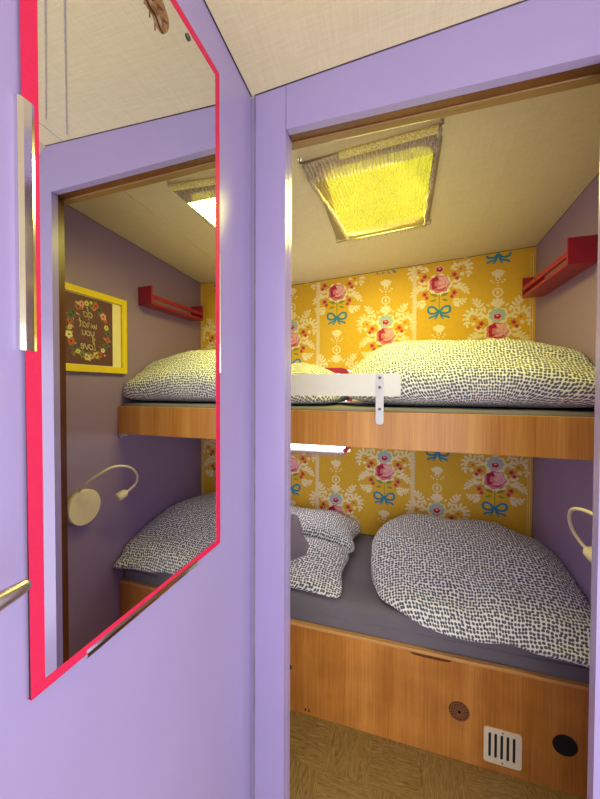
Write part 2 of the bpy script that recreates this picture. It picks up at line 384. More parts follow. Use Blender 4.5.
# ---------------------------------------------------------------- wallpapered back wall
WZ0, WZ1, WX1 = .962, 1.462, .072      # window
bm = B(); Y0, Y1 = YW, YW + .03
def bq(x0, x1, z0, z1=None):
    lo = [(x0, Y0), (x1, Y0), (x1, Y1), (x0, Y1)]
    add_hex(bm, [(x, y, z0) for x, y in lo] + [(x, y, (zceil(x, YW) + .004) if z1 is None else z1) for x, y in lo])
bq(XL, -.66, 0); bq(WX1, XR + .02, 0); bq(-.66, WX1, 0, WZ0); bq(-.66, WX1, WZ1)
MI = dict(base=0, cream=1, pink=2, rose=3, crimson=4, blue=5, sky=6, green=7, orange=8, lace=9)
CNT = [0]
def inside(x, z):
    if x > XR - .004 or x < -.66 or z > zceil(x, YW) - .004: return False
    if -.68 < x < WX1 + .0 and WZ0 - .0 < z < WZ1 + .0: return False
    return .47 < z
XF = [0, 0, 1]
def poly(pts, col, lay):
    pts = [(XF[0] + (x - XF[0]) * XF[2], XF[1] + (z - XF[1]) * XF[2]) for x, z in pts]
    CNT[0] = (CNT[0] + 1) % 240; y = YW - .00025 * lay - CNT[0] * 1e-6
    if not all(inside(x, z) for x, z in pts): return
    try: f = bm.faces.new([bm.verts.new((x, y, z)) for x, z in pts])
    except ValueError: return
    f.material_index = MI[col]
def disc(cx, cz, rx, rz=None, col='cream', lay=1, n=12, lobes=0, la=.12, rot=0.0):
    rz = rz or rx; n = max(n, lobes * 4)
    poly([(cx + rx * (1 + la * cos(lobes * 2 * pi * k / n) * (lobes > 0)) * cos(2 * pi * k / n + rot), cz + rz * (1 + la * cos(lobes * 2 * pi * k / n) * (lobes > 0)) * sin(2 * pi * k / n + rot)) for k in range(n)], col, lay)
def ring(cx, cz, ro, ri, col, lay, n=14):
    for k in range(n):
        a, b_ = 2 * pi * k / n, 2 * pi * (k + 1) / n
        poly([(cx + ri * cos(a), cz + ri * sin(a)), (cx + ro * cos(a), cz + ro * sin(a)), (cx + ro * cos(b_), cz + ro * sin(b_)), (cx + ri * cos(b_), cz + ri * sin(b_))], col, lay)
def leaf(x, z, ang, ln, wd, col='cream', lay=1):
    c, s_ = cos(ang), sin(ang); P = []
    for t, w in ((0, 0), (.2, .7), (.45, 1), (.75, .7), (1, 0), (.75, -.7), (.45, -1), (.2, -.7)):
        P.append((x + c * t * ln - s_ * w * wd / 2, z + s_ * t * ln + c * w * wd / 2))
    poly(P, col, lay)
def ribbon(P, w, col, lay):
    P = smooth_pts([(x, 0, z) for x, z in P], 4)
    for a, c in zip(P, P[1:]):
        d = (c - a); n_ = Vector((-d.z, 0, d.x)).normalized() * w / 2; e = d * .12
        poly([(q.x, q.z) for q in (a - e + n_, a - e - n_, c + e - n_, c + e + n_)], col, lay)
def spray(P, col='cream', n=8, ln=.022, wd=.010):
    ln *= 1.2; wd *= 1.3
    """curved stem with paired leaves"""
    Q = smooth_pts([(x, 0, z) for x, z in P], 12); ribbon(P, .0028, col, 1)
    for k in range(n):
        i = int((k + .5) / n * (len(Q) - 2)); q = Q[i]; d = Q[i + 1] - q; a = math.atan2(d.z, d.x); sc = 1 - .35 * abs(k / n - .4)
        for sg in (1, -1): leaf(q.x, q.z, a + sg * .95, ln * sc, wd * sc, col, 1)
    leaf(Q[-1].x, Q[-1].z, a, ln * .9, wd, col, 1)
def motif(cx, cz):
    XF[:] = [cx, cz, 1.15]
    motif_(cx, cz); XF[:] = [0, 0, 1]
def motif_(cx, cz):
    S = lambda x, z, sg: (cx + sg * x, cz + z)
    # rose
    disc(cx, cz - .004, .056, .052, 'cream', 1, lobes=9, la=.07)
    disc(cx, cz, .046, .043, 'pink', 2, lobes=7, la=.09)
    disc(cx + .010, cz + .006, .032, .030, 'rose', 3, lobes=6, la=.12)
    disc(cx - .017, cz + .012, .020, .024, 'crimson', 4, lobes=5, la=.15); disc(cx - .022, cz - .012, .014, .012, 'crimson', 4, lobes=3, la=.2)
    disc(cx - .004, cz + .002, .019, .017, 'pink', 5, lobes=5, la=.12); disc(cx + .004, cz + .004, .010, .009, 'rose', 6, lobes=4)
    ribbon([(cx - .012, cz - .026), (cx + .010, cz - .03), (cx + .028, cz - .016)], .005, 'crimson', 4)
    ribbon([(cx + .012, cz - .012), (cx + .026, cz - .002), (cx + .026, cz + .014)], .0035, 'pink', 5)
    # ringed flower above
    disc(cx, cz + .072, .047, .040, 'cream', 1, lobes=8, la=.10)
    disc(cx, cz + .076, .035, .032, 'sky', 2, lobes=9, la=.10)
    disc(cx, cz + .070, .019, .017, 'rose', 3); disc(cx, cz + .070, .015, .012, 'crimson', 4, lobes=5); disc(cx, cz + .074, .006, .004, 'rose', 5)
    # crown
    for k in range(5): leaf(cx, cz + .122, radians(90 + (k - 2) * 33), .040 - .003 * abs(k - 2), .020, 'cream', 2)
    disc(cx, cz + .127, .020, .014, 'cream', 2, lobes=5); leaf(cx - .03, cz + .118, radians(150), .02, .01); leaf(cx + .03, cz + .118, radians(30), .02, .01)
    disc(cx, cz + .130, .005, .005, 'lace', 3)
    # leaves and bow below
    for sg in (1, -1):
        leaf(*S(.005, -.058, sg), pi / 2 - sg * 1.25, .040, .016, 'green', 3)
        leaf(*S(.012, -.075, sg), pi / 2 - sg * 1.8, .030, .012, 'green', 3)
        leaf(*S(.06, -.085, sg), pi / 2 - sg * 2.4, .042, .018, 'cream', 1)
        leaf(*S(.058, -.080, sg), pi / 2 - sg * 1.5, .036, .012, 'cream', 1)
        # bow loops and tails
        ribbon([S(.004, -.130, sg), S(.026, -.110, sg), S(.047, -.112, sg), S(.046, -.136, sg), S(.022, -.142, sg), S(.004, -.132, sg)], .010, 'blue', 3)
        ribbon([S(.022, -.117, sg), S(.042, -.119, sg)], .004, 'sky', 4)
        ribbon([S(.004, -.134, sg), S(.014, -.152, sg), S(.036, -.158, sg), S(.046, -.166, sg)], .009, 'blue', 3)
        ribbon([S(.002, -.136, sg), S(.010, -.158, sg), S(.020, -.170, sg)], .006, 'blue', 3)
        # small side flowers
        for x, z, r in ((.066, .040, .013), (.078, .022, .010), (.066, -.046, .013), (.056, -.064, .010)):
            q = S(x, z, sg); disc(q[0], q[1], r, r, 'orange', 3, lobes=5, la=.2); disc(q[0], q[1], r * .5, r * .5, 'crimson', 4)
        ribbon([S(.04, -.02, sg), S(.066, -.046, sg)], .003, 'green', 2); ribbon([S(.04, .03, sg), S(.066, .040, sg)], .003, 'green', 2)
        # pale leaves round the rose
        leaf(*S(.055, .005, sg), pi / 2 - sg * 1.3, .045, .022, 'cream', 1); leaf(*S(.056, -.012, sg), pi / 2 - sg * 1.95, .040, .018, 'cream', 1)
        leaf(*S(.048, .065, sg), pi / 2 - sg * .7, .032, .014, 'cream', 1); leaf(*S(.050, .090, sg), pi / 2 - sg * .2, .030, .012, 'cream', 1)
        # curving sprays
        spray([S(.060, .060, sg), S(.080, .090, sg), S(.110, .098, sg), S(.131, .075, sg), S(.128, .042, sg)], n=8, ln=.020, wd=.010)
        spray([S(.062, .100, sg), S(.074, .128, sg), S(.092, .146, sg)], n=4, ln=.020, wd=.009)
        spray([S(.075, -.010, sg), S(.098, -.018, sg), S(.120, -.042, sg)], n=5, ln=.018, wd=.009)
        spray([S(.064, -.100, sg), S(.088, -.098, sg), S(.108, -.086, sg)], n=4, ln=.017, wd=.008)
        q = S(.100, .040, sg); disc(q[0], q[1], .009, .009, 'cream', 1, lobes=5, la=.25); q = S(.094, .064, sg); disc(q[0], q[1], .006, .006, 'orange', 1)
        # shell and its drops
        leaf(*S(.004, -.225, sg), pi / 2 - sg * .9, .030, .018, 'cream', 1)
        q = S(.028, -.246, sg); disc(q[0], q[1], .005, .004, 'cream', 1); q = S(.018, -.256, sg); disc(q[0], q[1], .004, .004, 'cream', 1)
    ribbon([(cx, cz - .05), (cx, cz - .13)], .004, 'green', 2)
    disc(cx, cz - .132, .009, .009, 'blue', 4)
    disc(cx, cz - .214, .024, .017, 'cream', 1, lobes=7, la=.1); disc(cx, cz - .236, .011, .013, 'cream', 2); disc(cx, cz - .240, .004, .005, 'orange', 3)
    disc(cx, cz - .258, .005, .004, 'cream', 1)
    ring(cx, cz - .302, .022, .016, 'cream', 1); leaf(cx, cz - .314, pi / 2, .024, .012, 'cream', 1); disc(cx, cz - .272, .003, .003, 'cream', 1); disc(cx, cz - .332, .003, .003, 'cream', 1)
PZ = .555
for k in range(-2, 4):
    cx = -.013 + .2875 * k
    for j in range(-3, 2):
        upz = (1.932 if k % 2 == 0 else 1.655) + PZ * j
        if upz > 1.30: motif(cx, upz)
        loz = (.5825 if k % 2 == 0 else .860) + PZ * (j + 2)
        if .4 < loz < 1.18: motif(cx, loz)
for sx_ in (-.13, .432, 1.010):
    z = .48
    while z < 2.05:
        for a, w in (((-.006, .004), (.006, .004), (0, .006)) if sx_ < 1 else ((0, .003),)):
            poly([(sx_ + a - w / 2, z), (sx_ + a + w / 2, z), (sx_ + a + w / 2, z + .0105), (sx_ + a - w / 2, z + .0105)], 'lace', 7)
        disc(sx_ - .0105, z + .005, .0032, .0032, 'lace', 7, n=6); disc(sx_ + .0105, z + .005, .0032, .0032, 'lace', 7, n=6)
        z += .0105
me = bpy.data.meshes.new('wall_back'); 
struct('wall_back', bm, [WP[k] for k in MI], smooth='raw')

# window behind the bunks, with red gasket and pale pleated blind
win = struct('window_1', (lambda b_: (add_prism(b_, [(x, YW + .012, z) for x, z in rrect(-.65, WZ0 - .002, WX1 - .01, WZ1 - .01, .06)], (0, .006, 0)), b_)[1])(B()), M['daypane'])
bm = B(); oo = rrect(-.672, WZ0 - .012, WX1 + .012, WZ1 + .012, .075, 10); ii = rrect(-.640, WZ0 + .004, WX1 - .022, WZ1 - .022, .055, 10)
n_ = len(oo)
for i in range(n_):
    j = (i + 1) % n_
    add_hex(bm, [(oo[i][0], YW - .006, oo[i][1]), (oo[j][0], YW - .006, oo[j][1]), (ii[j][0], YW - .006, ii[j][1]), (ii[i][0], YW - .006, ii[i][1]),
                 (oo[i][0], YW + .014, oo[i][1]), (oo[j][0], YW + .014, oo[j][1]), (ii[j][0], YW + .014, ii[j][1]), (ii[i][0], YW + .014, ii[i][1])])
bmesh.ops.remove_doubles(bm, verts=bm.verts[:], dist=1e-6)
fr = obj('window_frame', bm, M['winred'], win, 'red rounded rubber surround')
bl = thing('window_blind', 'pale pleated window blind with a fringe showing under the upper bunk', 'blind', loc=(-.30, YW - .018, .960))
bm = B(); prev = None
nz = 40
for i in range(nz + 1):
    z = .47 * i / nz; y = .004 * (-1) ** i
    cur = [bm.verts.new((-.335, y, z)), bm.verts.new((.335, y, z))]
    if prev: bm.faces.new([prev[0], prev[1], cur[1], cur[0]])
    prev = cur
obj('fabric', bm, M['lace'], bl)
bm = B(); add_box(bm, (-.34, -.005, -.006), (.340, .005, .004), bev=.001); obj('bottom_rail', bm, M['white'], bl)
bm = B(); x = -.335
while x < .338:
    l = .034 + random.uniform(-.008, .006); dx = random.uniform(-.004, .004)
    vs = [bm.verts.new(c) for c in ((x, -.006, -.004), (x + .0035, -.006, -.004), (x + .002 + dx, -.008, -.004 - l))]; bm.faces.new(vs); x += .0026
obj('fringe', bm, M['fringe'], bl, 'pinkish grey thread fringe', smooth='raw')

# ---------------------------------------------------------------- soft goods
def puff(name, label, cat, outline, z0, hfun, mat, e1=.62, e2=.8, seed=0, wr=.006, M_=120, rim=.36, sag=None, group=None, xmax=None, part=None, parent=None):
    P = smooth_pts([(x, y, 0) for x, y in outline], 12, closed=True)
    # resample evenly by arc
    L = [0]
    for a, c in zip(P, P[1:] + P[:1]): L.append(L[-1] + (c - a).length)
    pts = []
    for k in range(M_):
        t = L[-1] * k / M_; i = max(j for j in range(len(P)) if L[j] <= t); u = (t - L[i]) / max(1e-9, L[i + 1] - L[i])
        pts.append(P[i].lerp(P[(i + 1) % len(P)], u))
    c0 = sum(pts, Vector()) / M_
    K = 44; bm = B(); uvl = None; rows = []; arcs = []
    for r in range(1, K):
        ph = pi * r / K; g = sin(ph) ** e1; cz = cos(ph); up = abs(cz) ** e2 * (1 if cz > 0 else -1)
        row = []
        for k in range(M_):
            q = c0 + (pts[k] - c0) * g; h = hfun(q.x, q.y); zr = z0 + (h - z0) * rim
            z = zr + (h - zr) * up if up > 0 else zr + (zr - z0) * up
            v = Vector((q.x, q.y, z)); nn = Vector((q.x * 5 + seed, q.y * 5, z * 5))
            big = noise.noise(nn) * wr * 2.0; sm = abs(noise.noise(nn * 3.1 + Vector((3, 7, seed)))) * wr * 1.6
            wgt = max(0, up + .35) / 1.35
            v.z += (big - sm) * wgt * (1 if up > -.3 else 0)
            dr = (pts[k] - c0).normalized(); v += dr * noise.noise(Vector((v.x * 9, v.y * 9, v.z * 14 + seed))) * wr * 1.3 * g
            # radiating puckers near the rim
            v.z += sin(k * 2 * pi / M_ * 17 + 4 * noise.noise(Vector((k * .1, seed, 0)))) * wr * .35 * max(0, 1 - abs(up) * 2.2)
            if sag: v.z -= sag(v.x, v.y)
            if xmax and v.x > xmax: v.x = xmax
            row.append(v)
        rows.append(row)
    top = Vector((c0.x, c0.y, hfun(c0.x, c0.y))); bot = Vector((c0.x, c0.y, z0))
    vt = bm.verts.new(top); vb = bm.verts.new(bot); R = [[bm.verts.new(v) for v in row] for row in rows]
    uv = bm.loops.layers.uv.new('UVMap'); UV = {vt: (0, 0)}
    for k in range(M_):
        d = (pts[k] - c0).normalized(); a = 0; pv = top
        for r in range(K - 1):
            a += (rows[r][k] - pv).length; pv = rows[r][k]; UV[R[r][k]] = (d.x * a + 1.3 * seed, d.y * a)
    UV[vt] = (1.3 * seed, 0); UV[vb] = (1.3 * seed, 0)
    fs = []
    for k in range(M_):
        k2 = (k + 1) % M_
        fs.append(bm.faces.new([vt, R[0][k], R[0][k2]])); fs.append(bm.faces.new([vb, R[-1][k2], R[-1][k]]))
        for r in range(K - 2): fs.append(bm.faces.new([R[r][k], R[r + 1][k], R[r + 1][k2], R[r][k2]]))
    for f in fs:
        f.smooth = True
        for lp in f.loops: lp[uv].uv = UV[lp.vert]
    o = obj(name, bm, mat, parent, smooth='raw')
    if parent is None: tag(o, label, cat, group)
    return o
def sst(a, b, x):
    t = max(0, min(1, (x - a) / (b - a))); return t * t * (3 - 2 * t)

# ---------------------------------------------------------------- lower bunk
base = thing('bunk_base', 'lower bunk front of orange-brown veneer with vents, standing on the floor', 'bunk bed', loc=(0.1, YB, 0))
R_ = lambda *p: rel(base, p)
bm = B(); zt = .3723
# front board with a finger slot notched under its top lip
add_box(bm, R_(XL + .01, YB, 0.0), R_(XR - .003, YB + .016, zt - .0125)); obj('front_board', bm, M['basewood'], base)
bm = B(); add_box(bm, R_(XL + .01, YB - .0005, zt - .0125), R_(XR - .003, YB + .020, zt), bev=.0015); obj('top_lip', bm, M['edgewood'], base, 'lighter worn wooden edge')
bm = B(); L_ = [(.400, zt - .0118), (.546, zt - .0118), (.536, zt - .0195), (.500, zt - .0215), (.440, zt - .0215), (.410, zt - .0195)]
add_prism(bm, [R_(x, YB - .0012, z) for x, z in L_], (0, .0012, 0)); obj('finger_pull', bm, M['brownwood'], base, 'dark scooped finger pull')
bm = B(); add_box(bm, R_(XL + .01, YB + .016, zt - .07), R_(XR - .003, YW - .002, zt - .046)); obj('slat_platform', bm, M['basewood'], base)
# white vent grille
bm = B(); vx0, vx1, vz0, vz1 = .651, .768, .031, .155
loops = [rrect(vx0, vz0, vx1, vz1, .010, 5)] + [rrect(x_, .051, x_ + .0088, .138, .004, 4) for x_ in (.6655, .6842, .7030, .7218, .7405)]
es = []
for lo_ in loops:
    vs = [bm.verts.new(R_(x, YB - .0002, z)) for x, z in lo_]; es += [bm.edges.new((vs[q], vs[(q + 1) % len(vs)])) for q in range(len(vs))]
bmesh.ops.triangle_fill(bm, edges=es, use_beauty=True)
ex = bmesh.ops.extrude_face_region(bm, geom=bm.faces[:]); bmesh.ops.translate(bm, vec=(0, -.0036, 0), verts=[v for v in ex['geom'] if isinstance(v, bmesh.types.BMVert)])
vg = obj('vent_grille', bm, M['cream_pl'], base, 'cream plastic grille with five upright slots')
bm = B(); add_box(bm, R_(vx0 + .008, YB - .0012, .045), R_(vx1 - .008, YB - .0003, .145)); obj('vent_opening', bm, M['darkslot'], vg)
for z in (.147, .040):
    bm = B(); add_tube(bm, [R_(.7095, YB - .0055, z), R_(.7095, YB - .0035, z)], .0025, 10); obj('screw', bm, M['screw'], vg)
# round brown vent
bm = B(); cx, cz = .571, .182
add_tube(bm, [R_(cx, YB - .003, cz), R_(cx, YB - .0002, cz)], .034, 36)
for r in (.030, .022, .014, .006):
    for k in range(24):
        a, b_ = 2 * pi * k / 24, 2 * pi * (k + 1) / 24
        add_hex(bm, [R_(cx + q * cos(t), y, cz + q * sin(t)) for y in (YB - .0048, YB - .003) for q, t in ((r, a), (r + .003, a), (r + .003, b_), (r, b_))], 1)
for k in range(8):
    a = k * pi / 8; d = Vector((cos(a), 0, sin(a))) * .031; e = Vector((-sin(a), 0, cos(a))) * .0016
    c = Vector(R_(cx, YB - .0045, cz)); add_prism(bm, [c - d - e, c + d - e, c + d + e, c - d + e], (0, .002, 0), 1)
obj('round_vent', bm, [M['brownplastic'], M['brownrib']], base, 'round brown plastic vent cover')
bm = B(); add_tube(bm, [R_(.893, YB - .0008, .160), R_(.893, YB + .002, .160)], .036, 36); obj('round_hole', bm, M['black'], base, 'round black opening')
bm = B(); add_tube(bm, [R_(-.080, YB - .0008, .179), R_(-.080, YB + .002, .179)], .014, 24); obj('round_hole', bm, M['black'], base, 'small black opening beside the door jamb')
for x in (-.006, .009):
    bm = B(); add_box(bm, R_(x - .003, YB - .001, .013), R_(x + .003, YB + .001, .024)); obj('screw', bm, M['black'], base)

def mattress(name, label, x0, x1, y0, y1, z0, z1, r, mat, nx=90, seed=0, wr=.003):
    bm = B(); prof = []
    prof.append((y1, z0)); prof.append((y1, z1))
    ny = 26
    for i in range(ny): prof.append((y1 + (y0 + r - y1) * (i + 1) / ny, z1))
    for k in range(1, 9):
        a = radians(90 + 90 * k / 8); prof.append((y0 + r + r * cos(a), z1 - r + r * sin(a)))
    for k in range(1, 7): prof.append((y0, z1 - r - (z1 - r - z0) * k / 6))
    prev = None
    for i in range(nx + 1):
        x = x0 + (x1 - x0) * i / nx; cur = []
        for j, (y, z) in enumerate(prof):
            n1 = noise.noise(Vector((x * 4, y * 9, z * 14 + seed))) * wr * 1.4 - abs(noise.noise(Vector((x * 3.2 + y * 4, y * 16 + x * 3, z * 40 + seed)))) * wr * 1.6
            dy = dz = 0
            if 2 <= j < 2 + ny: dz = n1
            elif j >= 2 + ny and j < len(prof) - 1: dy = n1; dz = n1 * .6
            cur.append(bm.verts.new((x, y + dy, z + dz)))
        if prev:
            for a in range(len(prof) - 1):
                f = bm.faces.new([prev[a], cur[a], cur[a + 1], prev[a + 1]]); f.smooth = True
            bm.faces.new([prev[-1], cur[-1], cur[0], prev[0]])
        else: bm.faces.new(cur)
        prev = cur
    bm.faces.new(prev[::-1])
    o = obj(name, bm, mat); tag(o, label, 'mattress'); return o
lm = mattress('mattress', 'thick mattress under a grey fitted sheet on the lower bunk', XL + .02, XR - .006, YB + .024, YW - .008, .3285, .478, .035, M['sheet'])
bm = B()   # hem of the sheet: a thin piping line along the front
P = [(XL + .03 + (1.83) * i / 60, YB + .0225 + .001 * sin(i), .416 + .004 * noise.noise(Vector((i * .2, 0, 0)))) for i in range(61)]
add_tube(bm, P, .0022, 6); obj('sheet_hem', bm, M['sheet'], lm)

def h_low(x, y):
    ridge = .664 + .02 * sin((x - .25) * 4.3)
    h = ridge - .135 * (1 - sst(.52, .98, y)) ** 1.15 - .030 * sst(.80, 1.02, x) * sst(.7, 1.1, y)
    h += .030 * sst(.7, 1.0, x) * (1 - sst(.55, .85, y))
    h += -.022 * math.exp(-((x - .62) / .07) ** 2) * (1 - sst(.6, .9, y))
    return h + .012 * noise.noise(Vector((x * 5, y * 5, 2)))
puff('duvet', 'large dotted duvet bunched up over the right end of the lower bunk', 'duvet',
     [(.262, .66), (.300, .590), (.38, .548), (.50, .528), (.62, .522), (.70, .530), (.80, .520), (.93, .505), (1.03, .49), (1.10, .58), (1.12, .75), (1.12, 1.0), (1.08, 1.18), (.93, 1.210), (.70, 1.215), (.48, 1.218), (.325, 1.205), (.255, 1.10), (.232, .95), (.232, .80)],
     .479, h_low, M['dots'], e1=.42, e2=.85, seed=1, wr=.007, sag=lambda x, y: .045 * (1 - sst(.525, .575, y)) , xmax=1.018)

def h_pf(x, y): return .585 - .05 * (1 - sst(.56, .80, y)) - .03 * sst(-.02, .13, x) + .008 * noise.noise(Vector((x * 7, y * 7, 0)))
puff('pillow', 'flat dotted pillow at the front left of the lower bunk below the grey cushion', 'pillow',
     [(.122, .572), (.05, .560), (-.10, .566), (-.40, .562), (-.62, .580), (-.65, .75), (-.63, .89), (-.3, .905), (-.05, .905), (.10, .900), (.118, .87), (.112, .74)],
     .479, h_pf, M['dots'], e1=.30, e2=.8, seed=3, wr=.006, group=None)
def h_pb(x, y): return .625 - .035 * sst(-.02, .12, x) - .01 * (1 - sst(.85, 1.05, y)) + .008 * noise.noise(Vector((x * 7, y * 7, 5)))
puff('pillow', 'dotted pillow lying against the wallpaper behind the grey cushion, lower bunk', 'pillow',
     [(.135, .94), (.05, .912), (-.2, .908), (-.55, .912), (-.62, 1.0), (-.60, 1.19), (-.3, 1.215), (-.05, 1.215), (.08, 1.20), (.142, 1.19), (.118, 1.06)],
     .480, h_pb, M['dots'], e1=.30, e2=.8, seed=5, wr=.006)
# grey cushion leaning on the pillows
def h_c(x, y): return .070
cu = puff('cushion', '', '', [(.150, .150), (.0, .135), (-.150, .150), (-.137, .0), (-.150, -.150), (.0, -.135), (.150, -.150), (.137, 0)], 0.0, h_c, M['cushion'], e1=.33, e2=1.0, seed=8, wr=.003, rim=.5, M_=80)
tag(cu, 'small plain grey cushion lying on the dotted pillows of the lower bunk', 'cushion')
cu.location = (-.222, .765, .566); cu.rotation_euler = (radians(24), radians(6), radians(42))

# ---------------------------------------------------------------- upper bunk
ub = thing('upper_bunk', 'upper bunk with light wooden front board and white safety rail', 'bunk bed', loc=(0.1, YB, 1.12))
R2 = lambda *p: rel(ub, p)
bm = B(); add_box(bm, R2(XL + .004, YB, 1.1190), R2(XR - .001, YB + .020, 1.2583), bev=.0012); obj('front_board', bm, M['bunkwood'], ub)
bm = B(); add_box(bm, R2(XL + .004, YB + .020, 1.135), R2(XR - .003, YW - .045, 1.160)); obj('platform', bm, M['white'], ub)  # unseen platform made white instead of wood, to bounce light into the lower bunk
bm = B(); add_box(bm, R2(XR - .045, YB + .004, 1.108), R2(XR - .002, YB + .018, 1.119)); add_tube(bm, [R2(XR - .012, YB + .002, 1.106), R2(XR - .012, YB + .014, 1.106)], .006, 12); obj('support_bracket', bm, M['bracket'], ub)
bm = B(); P = [(.3595, 1.317 + .016)]
rr = rrect(-.42, 1.3200, .3595, 1.4065, .013, 6)
add_prism(bm, [R2(x, YB - .016, z) for x, z in rr], (0, .014, 0))
bmesh.ops.bevel(bm, geom=[e for e in bm.edges if abs(e.verts[0].co.y - e.verts[1].co.y) < 1e-6], offset=.0025, segments=2, affect='EDGES')
rail = obj('safety_rail', bm, M['white'], ub, 'white rounded guard rail')
for bx in (.2835, -.345):
    bm = B(); add_prism(bm, [R2(x, YB - .0195, z) for x, z in rrect(bx - .0145, 1.2135, bx + .0145, 1.4065, .012, 6)], (0, .0032, 0))
    add_prism(bm, [R2(x, YB - .0165, z) for x, z in rrect(bx - .0145, 1.2135, bx + .0145, 1.256, .010, 6)], (0, .0162, 0))
    br = obj('bracket_strap', bm, M['bracket'], rail, 'grey metal strap with screws')
    for z in (1.390, 1.354, 1.272):
        bm = B(); add_tube(bm, [R2(bx, YB - .0195, z), R2(bx, YB - .0215, z), R2(bx, YB - .0222, z)], [.0058, .0052, .003], 14); obj('screw', bm, M['screw'], br)
um = mattress('mattress', 'thin mattress under a dark grey sheet on the upper bunk', XL + .02, XR - .006, YB + .022, YW - .040, 1.160, 1.274, .022, M['sheet'], seed=4)
def h_up(x, y):
    h = 1.562 - .045 * sst(.72, 1.05, x) - .10 * (1 - sst(.05, .36, x)) ** 1.2
    h -= .10 * (1 - sst(.56, .80, y))
    return h + .012 * noise.noise(Vector((x * 6, y * 6, 9)))
puff('duvet', 'big puffy dotted duvet on the right side of the upper bunk', 'duvet',
     [(.135, .66), (.20, .590), (.35, .566), (.55, .575), (.80, .566), (.95, .556), (1.06, .57), (1.13, .68), (1.14, .85), (1.13, 1.05), (1.06, 1.18), (.80, 1.21), (.50, 1.215), (.27, 1.205), (.155, 1.12), (.105, .97), (.100, .80)],
     1.275, h_up, M['dots'], e1=.42, e2=.75, seed=11, wr=.007, rim=.40, xmax=1.018)
def h_ul(x, y): return 1.470 - .04 * sst(-.08, .10, x) - .03 * (1 - sst(.56, .8, y)) + .008 * noise.noise(Vector((x * 7, y * 7, 15)))
puff('pillow', 'dotted pillow on the upper bunk partly behind the white rail', 'pillow',
     [(.035, .60), (-.10, .575), (-.45, .575), (-.60, .60), (-.62, .85), (-.60, 1.12), (-.35, 1.16), (-.1, 1.14), (.06, 1.05), (.120, .90), (.112, .70)],
     1.275, h_ul, M['dots'], e1=.28, e2=.8, seed=14, wr=.006, rim=.25)

# ---------------------------------------------------------------- red wall shelf
sh = thing('wall_shelf', 'small red wooden wall shelf with a front bar, fixed high on the right wall', 'shelf', loc=(XR, .90, 1.80))
R3 = lambda *p: rel(sh, p)
SX0, SX1 = .932, XR - .0005; sy0, sy1, sz0, sz1 = .668, 1.137, 1.8000, 1.8975
for y in (sy0, sy1 - .010):
    bm = B(); add_box(bm, R3(SX0, y, sz0), R3(SX1, y + .010, sz1), bev=.0008); obj('side_panel', bm, M['red'], sh)
bm = B(); add_box(bm, R3(SX0, sy0 + .010, sz0), R3(SX1, sy1 - .010, sz0 + .012), bev=.0006); obj('shelf_board', bm, M['red'], sh)
bm = B(); add_box(bm, R3(SX0 + .001, sy0 + .010, 1.832), R3(SX0 + .011, sy1 - .010, 1.853), bev=.0006); obj('front_bar', bm, M['red'], sh)

# ---------------------------------------------------------------- reading lamp
lp = thing('reading_lamp', 'cream gooseneck reading lamp with a round base on the lilac wall', 'lamp', loc=(XR, .320, .819))
R4 = lambda *p: rel(lp, p)
bm = B(); c = (.320, .819)
add_tube(bm, [R4(XR + .0002, *c), R4(XR - .028, *c), R4(XR - .0335, *c), R4(XR - .0355, *c)], [.076, .078, .0775, .0745], 56)
obj('lamp_base', bm, M['cream_pl'], lp)
P = smooth_pts([(XR - .020, .300, .890), (.955, .300, .935), (.905, .325, .975), (.878, .365, .997), (.868, .420, .990), (.874, .475, .963), (.890, .517, .918), (.905, .524, .880), (.916, .500, .856), (.923, .482, .846)], 8)
bm = B(); add_tube(bm, [R4(*p) for p in P], .0052, 14); obj('gooseneck', bm, M['cream_pl'], lp)
d = (P[-1] - P[-4]).normalized(); q = P[-1]
bm = B(); add_tube(bm, [R4(*(q - d * .006)), R4(*(q)), R4(*(q + d * .006)), R4(*(q + d * .040)), R4(*(q + d * .044))], [.007, .014, .0195, .0205, .018], 20); obj('lamp_head', bm, M['cream_pl'], lp)

# ---------------------------------------------------------------- framed print
pc = thing('framed_print', 'yellow framed dark print with flowers and lettering, hanging on the right wall', 'picture', loc=(XR, .383, 1.61))
R5 = lambda *p: rel(pc, p)
fy0, fy1, fz0, fz1 = .195, .5715, 1.4233, 1.7968; w = .029
bm = B(); xf = XR - .020
def fb(y0, z0, y1, z1, y2, z2, y3, z3):
    q = [(y0, z0), (y1, z1), (y2, z2), (y3, z3)]
    add_hex(bm, [R5(xf, *t) for t in q] + [R5(XR - .001, *t) for t in q])
fb(fy0, fz0, fy1, fz0, fy1 - w, fz0 + w, fy0 + w, fz0 + w); fb(fy0 + w, fz1 - w, fy1 - w, fz1 - w, fy1, fz1, fy0, fz1)
fb(fy0, fz0, fy0 + w, fz0 + w, fy0 + w, fz1 - w, fy0, fz1); fb(fy1 - w, fz0 + w, fy1, fz0, fy1, fz1, fy1 - w, fz1 - w)
obj('frame', bm, M['yellow'], pc, 'bright yellow wooden frame')
bm = B(); add_box(bm, R5(XR - .010, fy0 + w - .003, fz0 + w - .003), R5(XR - .006, fy1 - w + .003, fz1 - w + .003)); obj('mat_board', bm, M['creampaper'], pc, 'cream mount')
py0, py1, pz0, pz1 = .235, .492, 1.456, 1.763
PM = [M['print'], flat('print_cream', rgb(226, 212, 172)), flat('print_coral', rgb(186, 88, 74)), flat('print_teal', rgb(84, 96, 92)), flat('print_yellow', rgb(206, 196, 110)), flat('print_pink', rgb(214, 150, 140)), flat('print_dark', rgb(40, 26, 30)), flat('print_sage', rgb(122, 120, 80))]
bm = B(); add_box(bm, R5(XR - .0108, py0, pz0), R5(XR - .0098, py1, pz1))
